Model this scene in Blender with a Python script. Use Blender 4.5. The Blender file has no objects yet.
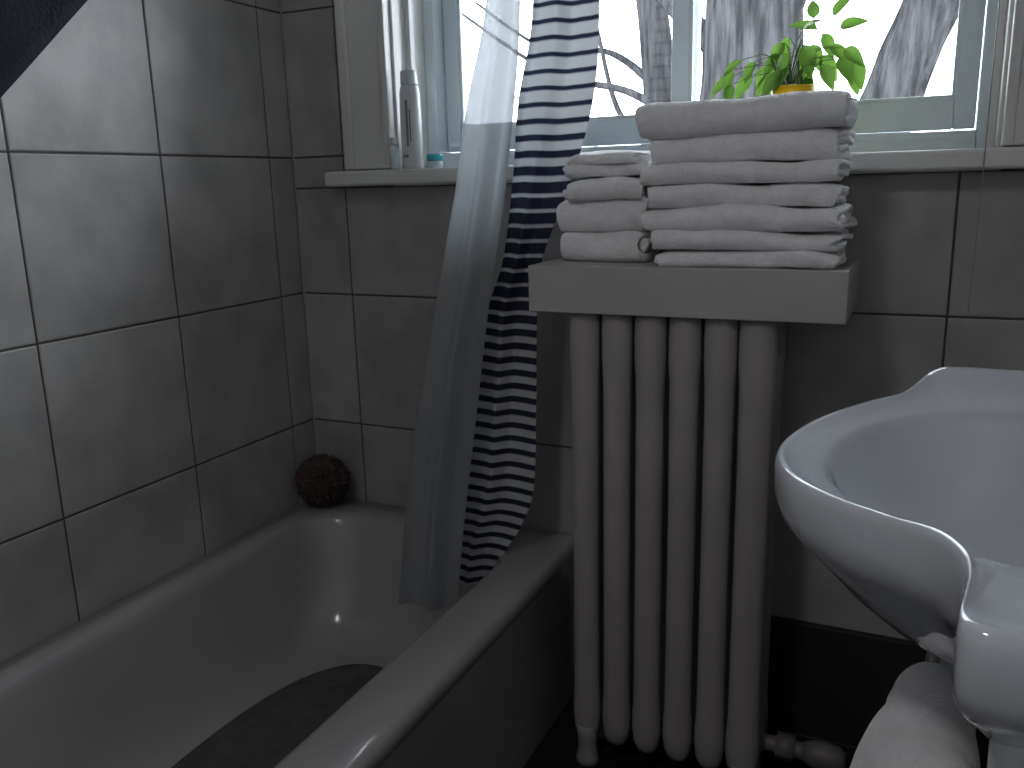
import bpy, bmesh, math, random
from mathutils import Vector, Matrix, noise
random.seed(7)
H=1.2
sc=bpy.context.scene
try:
    sc.view_settings.view_transform='Standard'
    sc.view_settings.look='None'
except Exception as e: print(e)

# ---------------------------------------------------------------- materials
def mat(name,c1,c2=None,scale=8,rough=.5,bump=0,bscale=60,detail=4,spec=.5,metal=0,trans=None,coat=0):
    m=bpy.data.materials.new(name); m.use_nodes=True
    nt=m.node_tree; b=nt.nodes['Principled BSDF']
    b.inputs['Roughness'].default_value=rough
    b.inputs['Metallic'].default_value=metal
    b.inputs['Specular IOR Level'].default_value=spec
    b.inputs['Coat Weight'].default_value=coat
    c2=c2 or tuple(x*.88 for x in c1)
    g=nt.nodes.new('ShaderNodeNewGeometry')
    n=nt.nodes.new('ShaderNodeTexNoise'); n.inputs['Scale'].default_value=scale; n.inputs['Detail'].default_value=detail
    nt.links.new(g.outputs['Position'],n.inputs['Vector'])
    r=nt.nodes.new('ShaderNodeValToRGB')
    r.color_ramp.elements[0].position=.35; r.color_ramp.elements[1].position=.65
    r.color_ramp.elements[0].color=(*c2,1); r.color_ramp.elements[1].color=(*c1,1)
    nt.links.new(n.outputs['Fac'],r.inputs['Fac'])
    nt.links.new(r.outputs['Color'],b.inputs['Base Color'])
    if bump:
        n2=nt.nodes.new('ShaderNodeTexNoise'); n2.inputs['Scale'].default_value=bscale; n2.inputs['Detail'].default_value=3
        nt.links.new(g.outputs['Position'],n2.inputs['Vector'])
        bp=nt.nodes.new('ShaderNodeBump'); bp.inputs['Strength'].default_value=bump; bp.inputs['Distance'].default_value=.004
        nt.links.new(n2.outputs['Fac'],bp.inputs['Height']); nt.links.new(bp.outputs['Normal'],b.inputs['Normal'])
    return m

M_tile=mat('tile_stone',(.45,.44,.43),(.335,.33,.322),scale=8,rough=.48,bump=.2,bscale=35,detail=10)
nt=M_tile.node_tree; b=nt.nodes['Principled BSDF']
at=nt.nodes.new('ShaderNodeAttribute'); at.attribute_name='tint'
mx=nt.nodes.new('ShaderNodeMix'); mx.data_type='RGBA'; mx.blend_type='MULTIPLY'; mx.inputs['Factor'].default_value=1
src=b.inputs['Base Color'].links[0].from_socket
nt.links.new(src,mx.inputs['A']); nt.links.new(at.outputs['Color'],mx.inputs['B']); nt.links.new(mx.outputs['Result'],b.inputs['Base Color'])
M_grout=mat('grout',(.10,.096,.092),rough=.9,bump=.3,bscale=200)
M_plaster=mat('plaster_paint',(.62,.62,.62),scale=3,rough=.8,bump=.1)
M_floor=mat('dark_floor',(.02,.018,.018),(.012,.011,.011),scale=5,rough=.45)
M_base=mat('dark_baseboard',(.026,.023,.023),rough=.6)
M_trim=mat('painted_trim',(.74,.74,.72),(.66,.66,.64),scale=4,rough=.4,bump=.06,bscale=30)
M_vinyl=mat('vinyl_window',(.72,.80,.84),(.68,.76,.80),scale=3,rough=.35)
M_enamel=mat('enamel',(.43,.425,.43),(.39,.385,.39),scale=3,rough=.17,coat=.4)
M_porc=mat('porcelain',(.60,.63,.68),(.57,.60,.65),scale=3,rough=.08,coat=.7)
M_rad=mat('radiator_paint',(.37,.35,.345),(.325,.31,.305),scale=6,rough=.55,bump=.15,bscale=25,spec=.3)
M_valve=mat('valve_paint',(.18,.17,.165),rough=.5)
M_shelf=mat('shelf_paint',(.47,.45,.44),(.42,.40,.39),scale=5,rough=.5,bump=.12,bscale=30)
def towel_mat():
    m=mat('terry_towel',(.97,.97,.99),(.88,.88,.90),scale=60,rough=1,bump=.8,bscale=380,spec=.1)
    b=m.node_tree.nodes['Principled BSDF']
    b.inputs['Sheen Weight'].default_value=.8; b.inputs['Sheen Roughness'].default_value=.6
    return m
M_towel=towel_mat()
M_yellow=mat('yellow_glaze',(.95,.62,.01),(.9,.55,.01),rough=.3)
M_soil=mat('soil',(.03,.02,.012),rough=1,bump=1,bscale=120)
M_stem=mat('stem_green',(.10,.18,.03),rough=.6)
M_chrome=mat('metal',(.55,.55,.56),rough=.25,metal=1)
M_white=mat('bottle_plastic',(.70,.72,.74),rough=.35)
M_grey=mat('label_grey',(.22,.24,.26),rough=.5)
M_teal=mat('teal_plastic',(.05,.46,.52),rough=.3)
M_clear=mat('jar_frost',(.6,.68,.7),rough=.2)
M_pouf=mat('brown_mesh',(.15,.115,.11),(.085,.062,.06),scale=60,rough=1,bump=1,bscale=260,spec=.1)
M_mat=mat('rubber_mat',(.11,.112,.112),(.078,.08,.08),scale=30,rough=.75,bump=.8,bscale=140)
M_bark=mat('bark',(.058,.058,.061),(.020,.020,.021),scale=9,rough=1,bump=1,bscale=14,detail=10,spec=0)
M_bark.node_tree.nodes['Principled BSDF'].inputs['IOR'].default_value=1.0
M_snow=mat('pale_ground',(.12,.12,.125),rough=1,spec=0)
M_snow.node_tree.nodes['Principled BSDF'].inputs['IOR'].default_value=1.0
M_navy=mat('navy_cloth',(.022,.026,.05),(.015,.018,.036),scale=20,rough=.9,bump=.3,bscale=300)
M_cord=mat('cord',(.32,.32,.32),rough=.8)

nt=M_bark.node_tree
for n in list(nt.nodes):
    if n.type=='TEX_NOISE':
        mp=nt.nodes.new('ShaderNodeMapping'); mp.inputs['Scale'].default_value=(2.2,2.2,.28)
        l=n.inputs['Vector'].links[0].from_socket
        nt.links.new(l,mp.inputs['Vector']); nt.links.new(mp.outputs['Vector'],n.inputs['Vector'])
    if n.type=='BUMP': n.inputs['Distance'].default_value=.05

def leaf_mat():
    m=bpy.data.materials.new('leaf_green'); m.use_nodes=True; nt=m.node_tree; nt.nodes.clear()
    o=nt.nodes.new('ShaderNodeOutputMaterial'); mix=nt.nodes.new('ShaderNodeMixShader'); mix.inputs[0].default_value=.5
    p=nt.nodes.new('ShaderNodeBsdfPrincipled'); p.inputs['Roughness'].default_value=.35
    t=nt.nodes.new('ShaderNodeBsdfTranslucent')
    g=nt.nodes.new('ShaderNodeNewGeometry'); n=nt.nodes.new('ShaderNodeTexNoise'); n.inputs['Scale'].default_value=25
    r=nt.nodes.new('ShaderNodeValToRGB'); r.color_ramp.elements[0].color=(.07,.18,.025,1); r.color_ramp.elements[1].color=(.19,.36,.06,1)
    nt.links.new(g.outputs['Position'],n.inputs['Vector']); nt.links.new(n.outputs['Fac'],r.inputs['Fac'])
    nt.links.new(r.outputs['Color'],p.inputs['Base Color']); nt.links.new(r.outputs['Color'],t.inputs['Color'])
    nt.links.new(p.outputs[0],mix.inputs[1]); nt.links.new(t.outputs[0],mix.inputs[2]); nt.links.new(mix.outputs[0],o.inputs[0])
    return m
M_leaf=leaf_mat()

def cloth_mat(name,stripes,transp):
    m=bpy.data.materials.new(name); m.use_nodes=True; nt=m.node_tree; nt.nodes.clear()
    N=nt.nodes.new; L=nt.links.new
    o=N('ShaderNodeOutputMaterial'); d=N('ShaderNodeBsdfPrincipled'); d.inputs['Roughness'].default_value=.7 if stripes else .35
    t=N('ShaderNodeBsdfTranslucent'); mix=N('ShaderNodeMixShader'); mix.inputs[0].default_value=.2 if stripes else .4
    if stripes:
        uv=N('ShaderNodeUVMap'); uv.uv_map='UVMap'; s=N('ShaderNodeSeparateXYZ'); L(uv.outputs[0],s.inputs[0])
        a=N('ShaderNodeMath'); a.operation='DIVIDE'; a.inputs[1].default_value=.029; L(s.outputs['Y'],a.inputs[0])
        f=N('ShaderNodeMath'); f.operation='FRACT'; L(a.outputs[0],f.inputs[0])
        cr=N('ShaderNodeValToRGB'); e=cr.color_ramp.elements
        mr=N('ShaderNodeMath'); mr.operation='DIVIDE'; mr.inputs[1].default_value=2.0; L(s.outputs['Y'],mr.inputs[0]); L(mr.outputs[0],cr.inputs['Fac'])
        e[0].position=0; e[0].color=(.32,)*3+(1,); e[1].position=1; e[1].color=(.48,)*3+(1,)
        for p,v in ((.39,.33),(.44,.5),(.475,.80),(.58,.80),(.62,.56),(.72,.48)):
            k=e.new(p); k.color=(v,v,v,1)
        df=N('ShaderNodeMath'); df.operation='SUBTRACT'; L(cr.outputs[0],df.inputs[0]); L(f.outputs[0],df.inputs[1])
        ml=N('ShaderNodeMath'); ml.operation='MULTIPLY_ADD'; ml.use_clamp=True; ml.inputs[1].default_value=9; ml.inputs[2].default_value=.5; L(df.outputs[0],ml.inputs[0])
        s2=N('ShaderNodeMath'); s2.operation='MULTIPLY'; s2.use_clamp=True; s2.inputs[1].default_value=12; L(f.outputs[0],s2.inputs[0])
        lt=N('ShaderNodeMath'); lt.operation='MULTIPLY'; L(ml.outputs[0],lt.inputs[0]); L(s2.outputs[0],lt.inputs[1])
        c=N('ShaderNodeMix'); c.data_type='RGBA'; c.inputs['A'].default_value=(.60,.62,.64,1); c.inputs['B'].default_value=(.016,.022,.05,1)
        L(lt.outputs[0],c.inputs['Factor']); L(c.outputs['Result'],d.inputs['Base Color']); L(c.outputs['Result'],t.inputs['Color'])
    else:
        d.inputs['Base Color'].default_value=(.46,.48,.49,1); t.inputs['Color'].default_value=(.44,.47,.50,1)
    L(d.outputs[0],mix.inputs[1]); L(t.outputs[0],mix.inputs[2])
    if transp:
        tr=N('ShaderNodeBsdfTransparent'); m2=N('ShaderNodeMixShader'); m2.inputs[0].default_value=transp; tr.inputs[0].default_value=(.6,.62,.64,1)
        L(mix.outputs[0],m2.inputs[1]); L(tr.outputs[0],m2.inputs[2]); L(m2.outputs[0],o.inputs[0])
    else: L(mix.outputs[0],o.inputs[0])
    return m
M_curt=cloth_mat('striped_cloth',True,0)
M_liner=cloth_mat('liner_vinyl',False,.07)

def glass_mat():
    m=bpy.data.materials.new('window_glass'); m.use_nodes=True; nt=m.node_tree; nt.nodes.clear()
    o=nt.nodes.new('ShaderNodeOutputMaterial'); mix=nt.nodes.new('ShaderNodeMixShader'); fr=nt.nodes.new('ShaderNodeFresnel'); fr.inputs[0].default_value=1.3
    t=nt.nodes.new('ShaderNodeBsdfTransparent'); g=nt.nodes.new('ShaderNodeBsdfGlossy'); g.inputs['Roughness'].default_value=.02
    nt.links.new(fr.outputs[0],mix.inputs[0]); nt.links.new(t.outputs[0],mix.inputs[1]); nt.links.new(g.outputs[0],mix.inputs[2]); nt.links.new(mix.outputs[0],o.inputs[0])
    return m
M_glass=glass_mat()

# ---------------------------------------------------------------- helpers
def mk(name,verts,faces,m=None,parent=None,smooth=False,mats=None,midx=None):
    me=bpy.data.meshes.new(name); me.from_pydata([tuple(v) for v in verts],[],faces)
    for mm in (mats or ([m] if m else [])): me.materials.append(mm)
    if midx:
        for p,i in zip(me.polygons,midx): p.material_index=i
    bm=bmesh.new(); bm.from_mesh(me); bmesh.ops.recalc_face_normals(bm,faces=bm.faces); bm.to_mesh(me); bm.free()
    if smooth:
        for p in me.polygons: p.use_smooth=True
    o=bpy.data.objects.new(name,me); sc.collection.objects.link(o)
    if parent: o.parent=parent
    return o
def empty(name,loc=(0,0,0)):
    e=bpy.data.objects.new(name,None); e.empty_display_size=.05; sc.collection.objects.link(e); return e
def boxvf(x0,x1,y0,y1,z0,z1):
    return [(x0,y0,z0),(x1,y0,z0),(x1,y1,z0),(x0,y1,z0),(x0,y0,z1),(x1,y0,z1),(x1,y1,z1),(x0,y1,z1)],\
           [(0,3,2,1),(4,5,6,7),(0,1,5,4),(1,2,6,5),(2,3,7,6),(3,0,4,7)]
def boxes(name,bl,m,parent=None,bev=0,seg=2):
    V=[];F=[]
    for b_ in bl:
        v,f=boxvf(*b_); o=len(V); V+=v; F+=[tuple(i+o for i in q) for q in f]
    ob=mk(name,V,F,m,parent)
    if bev:
        md=ob.modifiers.new('bev','BEVEL'); md.width=bev; md.segments=seg; md.limit_method='ANGLE'
        for p in ob.data.polygons: p.use_smooth=True
        w=ob.modifiers.new('wn','WEIGHTED_NORMAL'); w.keep_sharp=True
    return ob
def loft(name,loops,m,parent=None,cap0=True,cap1=True,smooth=True):
    n=len(loops[0]); V=[v for l in loops for v in l]; F=[]
    for k in range(len(loops)-1):
        for i in range(n):
            j=(i+1)%n; F.append((k*n+i,k*n+j,(k+1)*n+j,(k+1)*n+i))
    def cap(k):
        c=Vector((0,0,0))
        for v in loops[k]: c+=Vector(v)
        V.append(tuple(c/n)); ci=len(V)-1
        for i in range(n): F.append((k*n+i,k*n+(i+1)%n,ci))
    if cap0: cap(0)
    if cap1: cap(len(loops)-1)
    return mk(name,V,F,m,parent,smooth)
def lathe(name,prof,cx,cy,m,parent=None,n=40):
    return loft(name,[[(cx+r*math.cos(2*math.pi*i/n),cy+r*math.sin(2*math.pi*i/n),z) for i in range(n)] for r,z in prof],m,parent)
def tube(name,pts,rad,m,parent=None,n=16):
    P=[Vector(p) for p in pts]; loops=[]
    rads=rad if isinstance(rad,(list,tuple)) else [rad]*len(P)
    up=None
    for i,p in enumerate(P):
        t=(P[min(i+1,len(P)-1)]-P[max(i-1,0)]).normalized()
        if up is None:
            up=Vector((0,0,1)) if abs(t.z)<.9 else Vector((1,0,0))
        a=t.cross(up).normalized(); b_=a.cross(t).normalized(); up=b_
        loops.append([tuple(p+rads[i]*(math.cos(2*math.pi*k/n)*a+math.sin(2*math.pi*k/n)*b_)) for k in range(n)])
    return loft(name,loops,m,parent)
def cr(pts,N,closed=False):
    P=[Vector(p) for p in pts]; n=len(P); out=[]
    segs=n if closed else n-1
    for q in range(N):
        u=q/(N if closed else N-1)*segs; i=min(int(u),segs-1); t=u-i
        g=lambda k: P[k%n] if closed else P[max(0,min(n-1,k))]
        a,b_,c,d=g(i-1),g(i),g(i+1),g(i+2)
        out.append(.5*((2*b_)+(c-a)*t+(2*a-5*b_+4*c-d)*t*t+(3*b_-a-3*c+d)*t**3))
    return out

# ---------------------------------------------------------------- room shell
def tiled(name,axis,plane,sgn,rects,u0,v0,blocks):
    V=[];F=[];MI=[];TN=[]
    def P(u,v,d):
        return (u,plane+sgn*d,v) if axis=='Y' else (plane+sgn*d,u,v)
    pu,pv=.33,.333
    for (a,b_,c,d) in rects:
        o=len(V); V+=[P(a,c,.003),P(b_,c,.003),P(b_,d,.003),P(a,d,.003)]; F.append((o,o+1,o+2,o+3)); MI.append(1); TN.append(1)
        i=math.floor((a-u0)/pu)
        while u0+i*pu<b_:
            ua=max(a,u0+i*pu); ub=min(b_,u0+(i+1)*pu)
            j=math.floor((c-v0)/pv)
            while v0+j*pv<d:
                va=max(c,v0+j*pv); vb=min(d,v0+(j+1)*pv)
                if ub-ua>.012 and vb-va>.012:
                    g=.0022; e=.0025; o=len(V); t=random.uniform(.93,1.05)
                    for dep,ins in ((.003,g),(.001,g),(0,g+e)):
                        V+=[P(ua+ins,va+ins,dep),P(ub-ins,va+ins,dep),P(ub-ins,vb-ins,dep),P(ua+ins,vb-ins,dep)]
                    for r in (0,4):
                        for k in range(4):
                            l=(k+1)%4; F.append((o+r+k,o+r+l,o+r+4+l,o+r+4+k)); MI.append(0); TN.append(t)
                    F.append((o+8,o+9,o+10,o+11)); MI.append(0); TN.append(t)
                j+=1
            i+=1
    for bb in blocks:
        v,f=boxvf(*bb); o=len(V); V+=v; F+=[tuple(k+o for k in q) for q in f]; MI+=[2]*6; TN+=[1]*6
    me=bpy.data.meshes.new(name); me.from_pydata(V,[],F)
    for mm in (M_tile,M_grout,M_plaster): me.materials.append(mm)
    for p,i in zip(me.polygons,MI): p.material_index=i
    ca=me.color_attributes.new('tint','FLOAT_COLOR','CORNER')
    for p,t in zip(me.polygons,TN):
        for li in p.loop_indices: ca.data[li].color=(t,t,t,1)
    ob=bpy.data.objects.new(name,me); sc.collection.objects.link(ob); return ob
XL,XR,YB,YN,ZC=-1.421,.47,1.75,-.9,2.4
wx0,wx1=-1.125,.112; wz0,wz1=H-.0,H+1.0
tiled('wall_back','Y',YB,1,[(XL,XR,.0,H+.0),(XL,wx0,H,ZC),(wx1,XR,H,ZC)],-1.272,H-.259-.333*4,
      [(XL-.2,XR+.2,YB+.004,YB+.22,-.1,wz0),(XL-.2,wx0,YB+.004,YB+.22,wz0,ZC+.1),(wx1,XR+.2,YB+.004,YB+.22,wz0,ZC+.1),(wx0,wx1,YB,YB+.22,wz1,ZC+.1)])
tiled('wall_left','X',XL,-1,[(YN,YB,0,ZC)],1.005-.33*8,H-.259-.333*4,[(XL-.2,XL-.004,YN-.1,YB,-.1,ZC+.1)])
boxes('wall_right',[(XR,XR+.1,YN,YB,0,ZC)],M_plaster)
boxes('wall_near',[(XL,XR,YN-.1,YN,0,ZC)],M_plaster)
boxes('floor',[(XL,XR,YN,YB,-.08,0)],M_floor)
boxes('ceiling',[(XL,XR,YN,YB,ZC,ZC+.1)],M_plaster)
boxes('baseboard_back',[(-.669,XR,YB-.018,YB,0,.285),(-.669,XR,YB-.026,YB,0,.03)],M_base,bev=.003)

# ---------------------------------------------------------------- window trim
boxes('trim_1',[(wx0-.12,wx0,YB-.022,YB-.0,H+.04,wz1+.12),(wx0-.12,wx0-.095,YB-.032,YB-.02,H+.04,wz1+.12),(wx0-.012,wx0+.006,YB-.028,YB,H+.04,wz1)],M_trim,bev=.003)
boxes('trim_2',[(wx1,wx1+.12,YB-.022,YB-.0,H+.04,wz1+.12),(wx1+.095,wx1+.12,YB-.032,YB-.02,H+.04,wz1+.12),(wx1-.006,wx1+.012,YB-.028,YB,H+.04,wz1)],M_trim,bev=.003)
boxes('trim_3',[(wx0-.12,wx1+.12,YB-.022,YB,wz1,wz1+.12)],M_trim,bev=.003)
boxes('window_sill',[(wx0-.158,wx1+.158,YB-.065,YB,H+.002,H+.037),(wx0,wx1,YB-.02,YB+.17,H+.0,H+.037)],M_trim,bev=.008,seg=4)
win=empty('window_1')
boxes('jamb',[(wx0,wx0+.012,YB,YB+.2,H+.037,wz1),(wx1-.012,wx1,YB,YB+.2,H+.037,wz1),(wx0,wx1,YB,YB+.2,wz1-.012,wz1),
              (wx0+.012,wx0+.026,YB+.05,YB+.07,H+.037,wz1-.012),(wx1-.026,wx1-.012,YB+.05,YB+.07,H+.037,wz1-.012)],M_trim,win,bev=.002)
yf=YB+.155
boxes('frame',[(wx0+.012,wx0+.04,yf-.02,yf+.05,H+.037,wz1-.012),(wx1-.04,wx1-.012,yf-.02,yf+.05,H+.037,wz1-.012),
               (wx0+.04,wx1-.04,yf-.02,yf+.05,H+.037,H+.075),(wx0+.04,wx1-.04,yf-.02,yf+.05,wz1-.05,wz1-.012),
               (wx0+.04,wx1-.04,yf-.028,yf-.02,H+.037,H+.062)],M_vinyl,win,bev=.003)
def sash(nm,x0,x1,yy):
    boxes(nm,[(x0,x0+.038,yy,yy+.025,H+.078,wz1-.052),(x1-.038,x1,yy,yy+.025,H+.078,wz1-.052),
              (x0+.038,x1-.038,yy,yy+.025,H+.078,H+.135),(x0+.038,x1-.038,yy,yy+.025,wz1-.09,wz1-.052),
              (x0+.03,x0+.044,yy+.004,yy+.02,H+.13,wz1-.085),(x1-.044,x1-.03,yy+.004,yy+.02,H+.13,wz1-.085),
              (x0+.038,x1-.038,yy+.004,yy+.02,H+.13,H+.142)],M_vinyl,win,bev=.003)
    boxes(nm+'_glass',[(x0+.035,x1-.035,yy+.010,yy+.014,H+.13,wz1-.085)],M_glass,win)
sash('sash_1',wx0+.042,-.465,yf+.022); sash('sash_2',-.515,wx1-.042,yf-.006)

# ---------------------------------------------------------------- outside
boxes('ground',[(-25,20,3.0,40,-3.6,-3.5)],M_snow)
def tree(name,trunk,brs):
    e=empty(name)
    def org(nm,pts,N=120,n=56):
        P=cr([p[:3] for p in pts],N); R=[v.x for v in cr([(p[3],0,0) for p in pts],N)]
        loops=[]
        for k,p in enumerate(P):
            t=(P[min(k+1,N-1)]-P[max(k-1,0)]).normalized(); a=t.cross(Vector((0,1,0))).normalized(); b_=a.cross(t).normalized()
            lp=[]
            for i in range(n):
                an=2*math.pi*i/n; d=math.cos(an)*a+math.sin(an)*b_
                q=p+d*R[k]; nn=noise.noise(Vector((q.x*3,q.y*3,q.z*1.2)))*.09+noise.noise(Vector((q.x*16,q.y*16,q.z*3)))*.05
                lp.append(tuple(p+d*R[k]*(1+nn)))
            loops.append(lp)
        loft(nm,loops,M_bark,e)
    org('trunk',trunk)
    for i,b_ in enumerate(brs): org('branch_%d'%(i+1),b_,50,20)
tree('tree',[(-1.2,6,-3.5,.42),(-1.15,6,-1,.36),(-1.14,6,1.2,.32),(-1.10,6,1.9,.31),(-1.2,6,4,.24),(-1.4,6,6,.12)],
     [[(-1.0,6,2.1,.16),(-.75,5.95,2.7,.12),(-.3,5.9,3.8,.1),(.3,5.9,4.8,.05)],
      [(-1.3,6,2.0,.09),(-1.9,6.1,2.6,.055),(-2.6,6.2,3.3,.03),(-3.2,6.2,3.6,.015)],
      [(-1.3,6,1.4,.04),(-1.8,5.7,1.75,.025),(-2.3,5.5,1.9,.015),(-3.0,5.3,2.4,.008)]])
tree('tree.001',[(-.95,6.2,-3.5,.26),(-.65,6.2,-.5,.22),(-.42,6.1,1.0,.18),(-.2,6.0,1.8,.175),(.2,6,3.0,.15),(.7,6,5.5,.08)],
     [[(-.1,6,2.4,.08),(.5,6,2.8,.05),(1.3,6,3.6,.02)]])
tree('tree.002',[(-1.9,7,-3.5,.16),(-1.95,7,0,.13),(-2.0,7,2,.12),(-2.15,7,3.2,.10),(-2.4,7,6,.04)],
     [[(-2.0,7,1.9,.035),(-2.4,7,2.2,.025),(-3.0,7,2.3,.016),(-3.6,7,2.7,.01)],
      [(-2.02,7,1.4,.03),(-2.3,6.9,1.75,.022),(-2.45,6.8,2.4,.015),(-2.7,6.8,3.4,.01)],
      [(-2.1,7,2.6,.03),(-2.7,7,2.7,.02),(-3.3,7,3.3,.012)],
      [(-1.98,7,1.2,.02),(-2.35,6.9,1.35,.015),(-2.8,6.8,1.8,.01),(-3.2,6.8,1.9,.006)]])

# ---------------------------------------------------------------- bathtub
def rr(x0,x1,y0,y1,r,z,n=20):
    out=[]
    for (cx,cy,a0) in ((x1-r,y1-r,0),(x0+r,y1-r,90),(x0+r,y0+r,180),(x1-r,y0+r,270)):
        for i in range(n+1):
            a=math.radians(a0+90*i/n); out.append((cx+r*math.cos(a),cy+r*math.sin(a),z))
    res=[]
    m=n+1
    for s in range(4):
        arc=out[s*m:(s+1)*m]; res+=arc
        a=Vector(arc[-1]); b_=Vector(out[((s+1)*m)%(4*m)])
        for k in range(1,10): res.append(tuple(a.lerp(b_,k/10)))
    return res
TZ=H-.80
ox0,ox1,oy0,oy1=XL+.002,-.67,.12,YB-.002
def inn(i,z,bk=0): return rr(-1.362+i,-.777-i,.24+i+bk*1.6,1.672-i-bk,max(.13-i*.2,.06),z)
tub=loft('bathtub',[rr(ox0,ox1-.012,oy0,oy1,.01,0),rr(ox0,ox1-.012,oy0,oy1,.01,TZ-.05),rr(ox0,ox1-.010,oy0,oy1,.01,TZ-.042),rr(ox0,ox1,oy0,oy1,.01,TZ-.036),rr(ox0,ox1,oy0,oy1,.01,TZ-.016),
   rr(ox0+.001,ox1-.004,oy0+.001,oy1-.001,.012,TZ-.005),rr(ox0+.003,ox1-.014,oy0+.003,oy1-.003,.015,TZ),
   inn(-.004,TZ+.0005),inn(.006,TZ-.003),inn(.014,TZ-.012),inn(.02,TZ-.03),inn(.028,TZ-.07,.004),inn(.04,TZ-.14,.015),inn(.055,TZ-.21,.03),inn(.075,TZ-.26,.045),
   inn(.10,TZ-.288,.055),inn(.135,TZ-.298,.06),inn(.18,TZ-.302,.07)],M_enamel,cap0=False)
def ell(cx,cy,a,b_,z,n=72,p=2.4):
    o=[]
    for i in range(n):
        t=2*math.pi*i/n; c,s=math.cos(t),math.sin(t)
        o.append((cx+a*math.copysign(abs(c)**(2/p),c),cy+b_*math.copysign(abs(s)**(2/p),s),z))
    return o
zm=TZ-.296
loft('bath_mat',[ell(-1.07,1.10,.178,.385,zm),ell(-1.07,1.10,.182,.39,zm+.004),ell(-1.07,1.10,.178,.385,zm+.008),ell(-1.07,1.10,.165,.37,zm+.008),ell(-1.07,1.10,.16,.365,zm+.006),ell(-1.07,1.10,.08,.18,zm+.006)],M_mat)

def pouf():
    e=empty('bath_pouf'); c=Vector((-1.345,1.672,TZ+.073))
    bm=bmesh.new(); bmesh.ops.create_icosphere(bm,subdivisions=6,radius=1)
    for v in bm.verts:
        d=v.co.normalized(); q=d*3.2
        w=noise.noise(q)*1.4; rd=1-abs(math.sin(7*w+5*d.x+4*d.z))*.22+noise.noise(d*14)*.14+noise.noise(d*34)*.10
        v.co=c+Vector((d.x*.072,d.y*.068,d.z*.068))*rd
    me=bpy.data.meshes.new('netting'); bm.to_mesh(me); bm.free(); me.materials.append(M_pouf)
    for p in me.polygons: p.use_smooth=True
    o=bpy.data.objects.new('netting',me); sc.collection.objects.link(o); o.parent=e
pouf()

# ---------------------------------------------------------------- curtain
def curtain(name,rows,folds,amp,m,N=260,K=200,ph=0.,uvw=0.,slope=0.):
    R=cr([(r[1],r[2],r[3]) for r in rows],K); Z=[v.x for v in cr([(r[0],0,0) for r in rows],K)]
    V=[];F=[];UV=[]
    ln=0
    for k in range(K):
        xl,xr_,yc=R[k]; z=Z[k]; t=k/(K-1)
        if k: ln+=abs(Z[k]-Z[k-1])
        A=amp[0]+(amp[1]-amp[0])*t
        for i in range(N):
            s=i/(N-1)
            w=2*math.pi*folds*(s+.05*math.sin(5*s+ph))+.4*math.sin(2.0*t+ph)+noise.noise(Vector((s*2,t*1.3,ph+9)))*.7
            f=math.sin(w)+.25*math.sin(2*w+1)
            loc=A*(.8+.5*noise.noise(Vector((s*4,t*1.2,ph+3))))
            x=xl+(xr_-xl)*s
            y=yc+loc*(1+f)+(s-.5)*.03
            V.append((x,y,H+z)); UV.append((s,ln+uvw*math.sin(w)-slope*s*(1-t)+.002*noise.noise(Vector((s*2.5,t*3,ph)))))
    for k in range(K-1):
        for i in range(N-1): F.append((k*N+i,k*N+i+1,(k+1)*N+i+1,(k+1)*N+i))
    me=bpy.data.meshes.new(name); me.from_pydata(V,[],F); me.materials.append(m)
    u=me.uv_layers.new(name='UVMap')
    for p in me.polygons:
        p.use_smooth=True
        for li in p.loop_indices: u.data[li].uv=UV[me.loops[li].vertex_index]
    o=bpy.data.objects.new(name,me); sc.collection.objects.link(o)
    return o
curtain('shower_curtain',[(.93,-.69,-.56,1.55),(.6,-.68,-.56,1.55),(.315,-.680,-.556,1.55),(.15,-.714,-.568,1.55),(.006,-.73,-.612,1.55),(-.148,-.756,-.676,1.55),(-.27,-.80,-.69,1.55),
   (-.444,-.833,-.70,1.56),(-.634,-.864,-.71,1.56),(-.733,-.890,-.75,1.57),(-.80,-.905,-.79,1.575),(-.89,-.922,-.815,1.58)],1.8,(.010,.009),M_curt,uvw=0)
curtain('shower_liner',[(.93,-.70,-.67,1.49),(.6,-.72,-.68,1.49),(.32,-.748,-.684,1.49),(.15,-.794,-.70,1.49),(-.028,-.831,-.727,1.49),(-.225,-.875,-.761,1.48),
   (-.433,-.921,-.791,1.47),(-.657,-.965,-.829,1.47),(-.80,-.985,-.85,1.47),(-.91,-1.0,-.865,1.47)],1.6,(.010,.016),M_liner,ph=2.)
rod=empty('shower_rod')
tube('rod',[(-.66,YN,H+.97),(-.66,YB,H+.97)],.012,M_chrome,rod)
tube('flange',[(-.66,YB-.012,H+.97),(-.66,YB,H+.97)],.03,M_chrome,rod)
tube('flange_2',[(-.66,YN,H+.97),(-.66,YN+.012,H+.97)],.03,M_chrome,rod)
for i in range(6):
    yy=1.5+.025*i; pts=[(-.66+.024*math.cos(a*math.pi/8),yy,H+.953+.03*math.sin(a*math.pi/8)) for a in range(17)]
    tube('ring_%d'%(i+1),pts,.002,M_chrome,rod,8)
def swag():
    N=120;K=50;V=[];F=[]
    for k in range(K):
        t=k/(K-1)
        for i in range(N):
            s=i/(N-1); y=.12+.66*s
            zb=.077+.92*(y-.467) if y>.42 else .034-.1*(.42-y)
            z=.985+(zb-.985)*t
            x=-.66+.012*math.sin(s*34+t*2)*min(1,(1-t)*3)*min(1,t*4)
            V.append((x,y,H+z))
    for k in range(K-1):
        for i in range(N-1): F.append((k*N+i,k*N+i+1,(k+1)*N+i+1,(k+1)*N+i))
    o=mk('bath_sheet',V,F,M_navy,smooth=True); s=o.modifiers.new('s','SOLIDIFY'); s.thickness=.004
swag()

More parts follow.
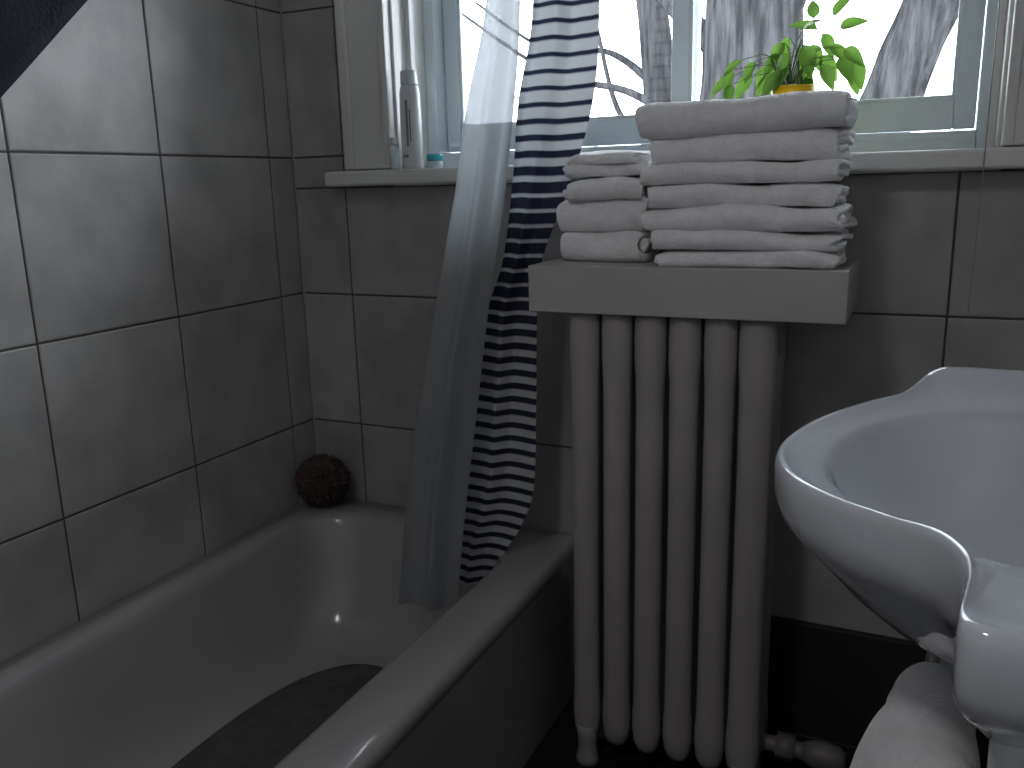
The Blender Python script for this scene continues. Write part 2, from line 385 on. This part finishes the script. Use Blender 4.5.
# ---------------------------------------------------------------- radiator
rad=empty('radiator')
def column(cx,cy,nm,rx=.028,ry=.024):
    prof=[(.3,-1.142),(.7,-1.136),(.93,-1.12),(1.02,-1.09),(1.02,-1.06),(.93,-1.02),(.92,-.95),(.91,-.69),(.92,-.42),(.94,-.36),(1.02,-.32),(1.02,-.27),(1.0,-.245),(.9,-.2372),(.3,-.2371)]
    n=28
    loft(nm,[[(cx+rx*s*math.cos(2*math.pi*i/n),cy+ry*s*math.sin(2*math.pi*i/n),H+z) for i in range(n)] for s,z in prof],M_rad,rad)
xs=[-.567+.0640*i for i in range(6)]
for i,x in enumerate(xs):
    for j,y in enumerate((1.508,1.556,1.604)): column(x,y,'column_%d_%d'%(i+1,j+1),.029 if i<5 else .032)
    tube('header_%d'%(i+1),[(x,1.50,H-.29),(x,1.61,H-.29)],.024,M_rad,rad,20)
    tube('footer_%d'%(i+1),[(x,1.50,H-1.09),(x,1.61,H-1.09)],.024,M_rad,rad,20)
for z in (-.29,-1.09): tube('hub_%d'%int(-z*100),[(xs[0]-.02,1.556,H+z),(xs[-1]+.035,1.556,H+z)],.02,M_rad,rad,20)
k=0
for x in (xs[0],xs[-1]):
    for y in (1.508,1.604):
        k+=1; lathe('leg_%d'%k,[(.027,.0),(.024,.012),(.020,.03),(.021,.06),(.026,.09)],x,y,M_rad,rad,20)
val=empty('radiator_valve')
tube('pipe',cr([(xs[-1]+.03,1.556,H-1.09),(-.15,1.556,H-1.09),(-.10,1.556,H-1.095),(-.085,1.556,H-1.12),(-.085,1.556,.0)],30),.016,M_valve,val)
tube('union',[(-.19,1.556,H-1.09),(-.155,1.556,H-1.09)],.026,M_valve,val,6)
tube('valve_body',[(-.14,1.556,H-1.09),(-.12,1.556,H-1.09),(-.10,1.556,H-1.09),(-.075,1.556,H-1.09),(-.062,1.556,H-1.09)],[.018,.025,.027,.024,.014],M_valve,val,24)
tube('supply_pipe',cr([(-.23,1.508,H-1.135),(-.16,1.50,H-1.14),(-.09,1.50,H-1.145),(-.065,1.52,H-1.16),(-.06,1.54,.0)],24),.014,M_valve,val)
lathe('floor_plate',[(.03,.0),(.03,.004),(.018,.008)],-.085,1.556,M_valve,val,24)

boxes('radiator_shelf',[(-.665,-.104,1.468,1.492,H-.237,H-.150),(-.665,-.104,1.4915,YB-.001,H-.172,H-.150),(-.665,-.643,1.4915,YB-.001,H-.237,H-.1715),(-.126,-.104,1.4915,YB-.001,H-.237,H-.1715)],M_shelf,bev=.003,seg=3)

# ---------------------------------------------------------------- towels
def folded(name,x0,x1,y0,y1,zb,h,parent,seed,layers=4,yaw=0,sag=0):
    th=h/layers; path=[]
    cz=h/2; s=th
    def arc(cy,c,r,a0,a1,n=10):
        for i in range(n+1):
            a=math.radians(a0+(a1-a0)*i/n); path.append((cy+r*math.cos(a),c+r*math.sin(a)))
    Lb=y1-2*s; Lf=y0+h/2
    def line(ya,yb,z,n=12):
        for i in range(1,n): path.append((ya+(yb-ya)*i/n,z))
    path.append((Lb+.01,cz+1.5*s)); line(Lb,Lf,cz+1.5*s)
    arc(Lf,cz,1.5*s,90,270,14); line(Lf,Lb,cz-1.5*s); arc(Lb,cz-s,.5*s,-90,90,6)
    line(Lb,Lf+.004,cz-.5*s); arc(Lf+.004,cz,.5*s,270,90,8); line(Lf+.004,Lb,cz+.5*s); path.append((Lb+.012,cz+.5*s))
    NX=60; V=[];F=[]; n=len(path); cx=(x0+x1)/2; cy=(y0+y1)/2
    for i in range(NX):
        u=i/(NX-1); x=x0+(x1-x0)*u
        ed=1-abs(2*u-1)**8
        for j,(y,z) in enumerate(path):
            q=Vector((x*9+seed*3.1,y*8,z*10+seed)); q2=Vector((x*26+seed,y*20,z*26))
            dz=noise.noise(q)*.012*(.4+z/h*.6)+noise.noise(q2)*.0022; dy=noise.noise(q+Vector((9,4,2)))*.013+noise.noise(q2+Vector((3,3,3)))*.003
            dx=noise.noise(Vector((j*.09,seed*5.3,u)))*.016*abs(2*u-1)
            zz=z*(1-.16*(1-ed))+dz
            if z<h*.3: zz=max(zz,th*.5)
            X=x+dx; Y=y+dy
            a=yaw; Xr=cx+(X-cx)*math.cos(a)-(Y-cy)*math.sin(a); Yr=cy+(X-cx)*math.sin(a)+(Y-cy)*math.cos(a)
            V.append((Xr,Yr,zb+zz+sag*(2*u-1)))
    for i in range(NX-1):
        for j in range(n-1): F.append((i*n+j,i*n+j+1,(i+1)*n+j+1,(i+1)*n+j))
    o=mk(name,V,F,M_towel,parent,smooth=True)
    sd=o.modifiers.new('s','SOLIDIFY'); sd.thickness=th*1.04; sd.offset=0; sd.use_rim=True
    su=o.modifiers.new('ss','SUBSURF'); su.levels=1; su.render_levels=1
    return o
ts=empty('towel_stack')
z=H-.15
spec=[(.030,-.425,-.128,1.480),(.033,-.432,-.124,1.476),(.040,-.448,-.118,1.474),(.041,-.438,-.130,1.480),(.034,-.452,-.124,1.474),(.048,-.440,-.126,1.482),(.060,-.458,-.120,1.470)]
for i,(h,a,b_,y0) in enumerate(spec):
    folded('towel_%d'%(i+1),a,b_,y0,1.668,z,h,ts,i+1,yaw=random.uniform(-.025,.025),sag=.004 if i==6 else random.uniform(-.001,.001)); z+=h*.972
ts2=empty('towel_stack.001'); z=H-.15
for i,(h,a,b_) in enumerate([(.058,-.630,-.466),(.060,-.628,-.468),(.040,-.618,-.472),(.026,-.622,-.468),(.024,-.612,-.478)]):
    folded('towel_%d'%(i+1),a,b_,1.535+random.uniform(0,.006)+(.01 if i>2 else 0),1.676,z,h,ts2,i+20,yaw=random.uniform(-.02,.02)); z+=h*.975

# ---------------------------------------------------------------- plant
pl=empty('potted_plant'); px,py,pz=-.248,1.80,H+.0375
lathe('pot',[(.028,pz),(.030,pz+.002),(.036,pz+.10),(.040,pz+.102),(.041,pz+.128),(.0385,pz+.129),(.037,pz+.115),(.02,pz+.113)],px,py,M_yellow,pl,48)
lathe('soil',[(.037,pz+.112),(.035,pz+.119),(.01,pz+.122)],px,py,M_soil,pl,32)
LV=[];LF=[]
def leaf(base,dirv,nrm,L,W):
    d=dirv.normalized(); sd=d.cross(nrm).normalized(); nn=sd.cross(d).normalized(); n=10; o=len(LV)
    for i in range(n+1):
        t=i/n; w=W*.5*(math.sin(math.pi*min(1,t**.75)))**.8*(1-.25*t) if 0<t<1 else 0
        c=base+d*L*t-nn*L*.22*t*t
        for k in (-1,-.5,0,.5,1): LV.append(tuple(c+sd*w*k+nn*abs(k)*w*.3))
    for i in range(n):
        for k in range(4): LF.append((o+i*5+k,o+i*5+k+1,o+(i+1)*5+k+1,o+(i+1)*5+k))
# leaf bases: (offset along x, height above the pot rim) in metres, size factor, lean
lp=[(728,72,1.2,-1),(742,60,.9,-1),(748,72,1.2,-.6),(764,66,1.1,-.5),(776,54,1.1,-.6),(786,40,1,-.4),(802,50,1.4,.1),(797,66,1.2,.1),(780,44,1,-.7),(810,28,1,-.2),(826,24,1.1,.8),(832,34,1.1,1),(818,40,1.1,.6),
    (818,58,1.2,.4),(836,64,1.2,.5),(850,66,1.2,.4),(826,52,1.1,.7),(768,76,1.1,-.6),(840,56,1.1,.9),(756,62,1,-.8),(790,56,1.2,-.2),(808,48,1.1,.3),(782,74,1.2,-.3),(803,76,1.1,.3),(733,82,.9,-.3),(812,34,1.1,-.6),(796,84,1,-.1),(774,66,1.2,-.2),(822,70,1.1,.2),(790,72,1.1,-.9),(735,68,1.1,-.4),(846,72,1.1,.1),(800,38,1.1,.4)]
for i,(u,v,k,dr) in enumerate(lp):
    tip=Vector((px+(u-793)*.0019,py+random.uniform(-.035,.03),H+.15+(95-v)*.00195))
    b0=Vector((px+random.uniform(-.015,.015),py+random.uniform(-.012,.012),pz+.115))
    mid=b0.lerp(tip,.5)+Vector((0,0,.022+.02*abs(dr)))
    st=cr([b0,b0.lerp(mid,.6)+Vector((0,0,.01)),mid,tip],14)
    tube('stem_%d'%(i+1),st,[.0014-.0007*q/13 for q in range(14)],M_stem,pl,8)
    up=v<40
    dv=Vector((dr*.9+random.uniform(-.2,.2),random.uniform(-.4,.2),(.35 if up else -.65)+random.uniform(-.25,.25)))
    nr=Vector((random.uniform(-.3,.3),-1,.7+random.uniform(-.3,.4)))
    leaf(tip,dv,nr,.047*k,.026*k)
mk('leaves',LV,LF,M_leaf,pl,smooth=True)

# ---------------------------------------------------------------- sill things
bt=empty('lotion_bottle'); bz=H+.0375
def sup(cx,cy,a,b_,z,n=40,p=2.6): return ell(cx,cy,a,b_,z,n,p)
bx,by=-1.078,1.752
loft('body',[sup(bx,by,.022,.015,bz),sup(bx,by,.0245,.017,bz+.004),sup(bx,by,.0245,.017,bz+.10),sup(bx,by,.024,.0165,bz+.165),sup(bx,by,.021,.015,bz+.18),sup(bx,by,.016,.013,bz+.184)],M_white,bt)
loft('cap',[sup(bx,by,.019,.0145,bz+.184),sup(bx,by,.0195,.015,bz+.187),sup(bx,by,.0185,.0145,bz+.212),sup(bx,by,.016,.012,bz+.215)],M_clear,bt)
boxes('label',[(bx-.003,bx+.003,by-.0176,by-.0160,bz+.05,bz+.15),(bx+.006,bx+.009,by-.0174,by-.0160,bz+.06,bz+.13),(bx-.012,bx+.0,by-.0176,by-.0160,bz+.025,bz+.032)],M_grey,bt)
jr=empty('cosmetic_jar')
lathe('base',[(.016,bz),(.0175,bz+.002),(.0175,bz+.016)],-1.015,1.745,M_clear,jr)
lathe('lid',[(.0185,bz+.016),(.0185,bz+.028),(.017,bz+.031),(.008,bz+.0315)],-1.015,1.745,M_teal,jr)
vb=empty('small_bottle')
lathe('body',[(.010,bz),(.0115,bz+.002),(.0115,bz+.045),(.008,bz+.052),(.006,bz+.054)],-1.108,1.722,M_clear,vb,24)
lathe('cap',[(.0075,bz+.054),(.0075,bz+.068),(.005,bz+.07)],-1.108,1.722,M_white,vb,24)
tube('blind_cord',cr([(.083,1.681,H+.98),(.081,1.681,H+.3),(.080,1.681,H-.1),(.078,1.681,H-.24)],20),.0009,M_cord,None,8)

# ---------------------------------------------------------------- sink
sk=empty('console_sink')
ol=[(.448,1.28),(.34,1.28),(.22,1.28),(.12,1.282),(.06,1.283),(.022,1.272),(.006,1.24),(-.014,1.19),(-.058,1.12),(-.10,1.03),(-.122,.94),(-.122,.875),(-.10,.81),(-.058,.762),(-.014,.732),(.020,.705),(.040,.668),(.044,.63),(.040,.59),(.037,.56),(.046,.544),(.08,.54),(.18,.54),(.30,.54),(.448,.54)]
O=[]
oo=cr([(a,b_,0) for a,b_ in ol],190)
for v in oo: O.append((v.x,v.y))
for i in range(1,30): O.append((.448,.54+.74*i/30))
C=(.15,.925)
def kk(x,y):
    k=min(1,max(0,(x+.02)/.06)); k=k*k*(3-2*k); q=min(1,max(0,(y-.9)/.3)); return k*(.5+1.2*q)
def ring(s,z,dz=0):
    out=[]
    for x,y in O:
        X=min(C[0]+(x-C[0])*s,.448); Y=C[1]+(y-C[1])*s
        out.append((X,Y,H+z+dz*kk(x,y)))
    return out
def ins(s,z,f=1.,dz=0):
    out=[]
    for x,y in O:
        a=math.atan2(y-C[1],x-.13); ex,ey=.205,(.255 if y>C[1] else .225)
        r=1/math.sqrt((math.cos(a)/ex)**2+(math.sin(a)/ey)**2)
        ix,iy=.13+r*math.cos(a)*s,C[1]+r*math.sin(a)*s
        ox,oy=C[0]+(x-C[0])*.95,C[1]+(y-C[1])*.95
        out.append((ox+(ix-ox)*f,oy+(iy-oy)*f,H+z+dz*kk(x,y)))
    return out
R_=.012
loft('basin',[ring(.18,-.482),ring(.3,-.478),ring(.45,-.464),ring(.6,-.438),ring(.74,-.405),ring(.85,-.372),ring(.93,-.350),ring(.975,-.334),ring(.995,-.318),ring(1.0,-.298,.004),ring(1.0,-.287,R_),
   ring(.992,-.279,R_),ring(.98,-.276,R_),ring(.965,-.278,R_),ins(1,-.285,.15,R_*.7),ins(1,-.288,.45,R_*.3),ins(1,-.289,.8),ins(1,-.293),ins(.97,-.303),ins(.92,-.325),ins(.84,-.355),ins(.72,-.385),ins(.55,-.41),ins(.35,-.424),ins(.15,-.430),ins(.08,-.431)],M_porc,sk)
lathe('drain',[(.022,H-.431),(.022,H-.428),(.012,H-.429)],.13,.925,M_chrome,sk,24)
def leg(x,y,nm):
    lathe(nm,[(.02,0),(.024,.01),(.018,.03),(.0165,.06),(.019,.3),(.0215,.6),(.017,.66),(.024,.68),(.017,.70),(.02,H-.35)],x,y,M_porc,sk,28)
leg(.090,.655,'leg_1'); leg(.065,1.17,'leg_2'); 
tube('towel_bar',[(.082,.655,H-.58),(.045,.76,H-.58),(.045,1.05,H-.58),(.058,1.17,H-.58)],.008,M_chrome,sk)
tube('trap',cr([(.13,.925,H-.47),(.13,.925,H-.62),(.16,.925,H-.67),(.2,.925,H-.66),(.22,.925,H-.6),(.30,.925,H-.58),(.448,.925,H-.58)],40),.018,M_chrome,sk)
def drape():
    N=80; V=[];F=[]; path=[]
    for i in range(30): path.append((-.030-.055*(1-i/29)**.7,-.95+ (.95-.56)*i/29))
    for i in range(1,12):
        a=math.pi-math.pi*i/12; path.append((.003+.033*math.cos(a),-.56+.040*math.sin(a)))
    for i in range(20): path.append((.036+.006*i/19,-.56-.35*i/19))
    for i in range(N):
        s=i/(N-1); y=.76+.23*s
        for j,(dx,z) in enumerate(path):
            fl=noise.noise(Vector((s*4,z*2.5,1)))*.03+.016*math.sin(s*20+z*7)
            c=min(1,max(0,(-z-.50)/.12))
            V.append((.045+dx+fl*c*(1 if dx<0 else .3)*.8-(.008 if dx<0 else 0)*c,y+(s-.5)*.06*c+.02*noise.noise(Vector((j*.2,s,5))),H-.035+z+.010*math.sin(s*9)*(1-c)+ (.02*noise.noise(Vector((s*3,0,0))))*c))
    n=len(path)
    for i in range(N-1):
        for j in range(n-1): F.append((i*n+j,i*n+j+1,(i+1)*n+j+1,(i+1)*n+j))
    o=mk('hand_towel',V,F,M_towel,None,smooth=True); s=o.modifiers.new('s','SOLIDIFY'); s.thickness=.018; s.offset=0
    u=o.modifiers.new('u','SUBSURF'); u.levels=1; u.render_levels=1
drape()

# ---------------------------------------------------------------- light
w=bpy.data.worlds.new('World'); sc.world=w; w.use_nodes=True
bg=w.node_tree.nodes['Background']; bg.inputs[0].default_value=(.85,.925,1,1); bg.inputs[1].default_value=9.5
lamp=empty('fill_lamp')  # added fill light with an invented fixture, out of view behind the camera
lathe('base',[(.17,ZC),(.17,ZC-.02),(.165,ZC-.03),(.15,ZC-.03)],-.55,-.25,M_trim,lamp)
ld=bpy.data.lights.new('fill_light','AREA'); ld.shape='DISK'; ld.size=.28; ld.energy=6.5; ld.color=(1,.97,.97)  # soft fill added to brighten the interior and lower contrast
lo=bpy.data.objects.new('fill_light',ld); sc.collection.objects.link(lo); lo.location=(-.55,-.25,ZC-.035); lo.parent=lamp

# ---------------------------------------------------------------- camera
cam=bpy.data.cameras.new('cam'); co=bpy.data.objects.new('cam',cam); sc.collection.objects.link(co); sc.camera=co
cam.sensor_width=36; cam.sensor_fit='HORIZONTAL'; cam.lens=36*860/1024; cam.clip_start=.01; cam.clip_end=200
Yd=Vector((418,212,-860)).normalized(); Xd=Vector((1849,-152,860)); Xd=(Xd-Yd*Xd.dot(Yd)).normalized(); Zd=Xd.cross(Yd)
Rm=Matrix((Xd,Yd,Zd))
co.matrix_world=Matrix.Translation((0,0,H))@Rm.to_4x4()
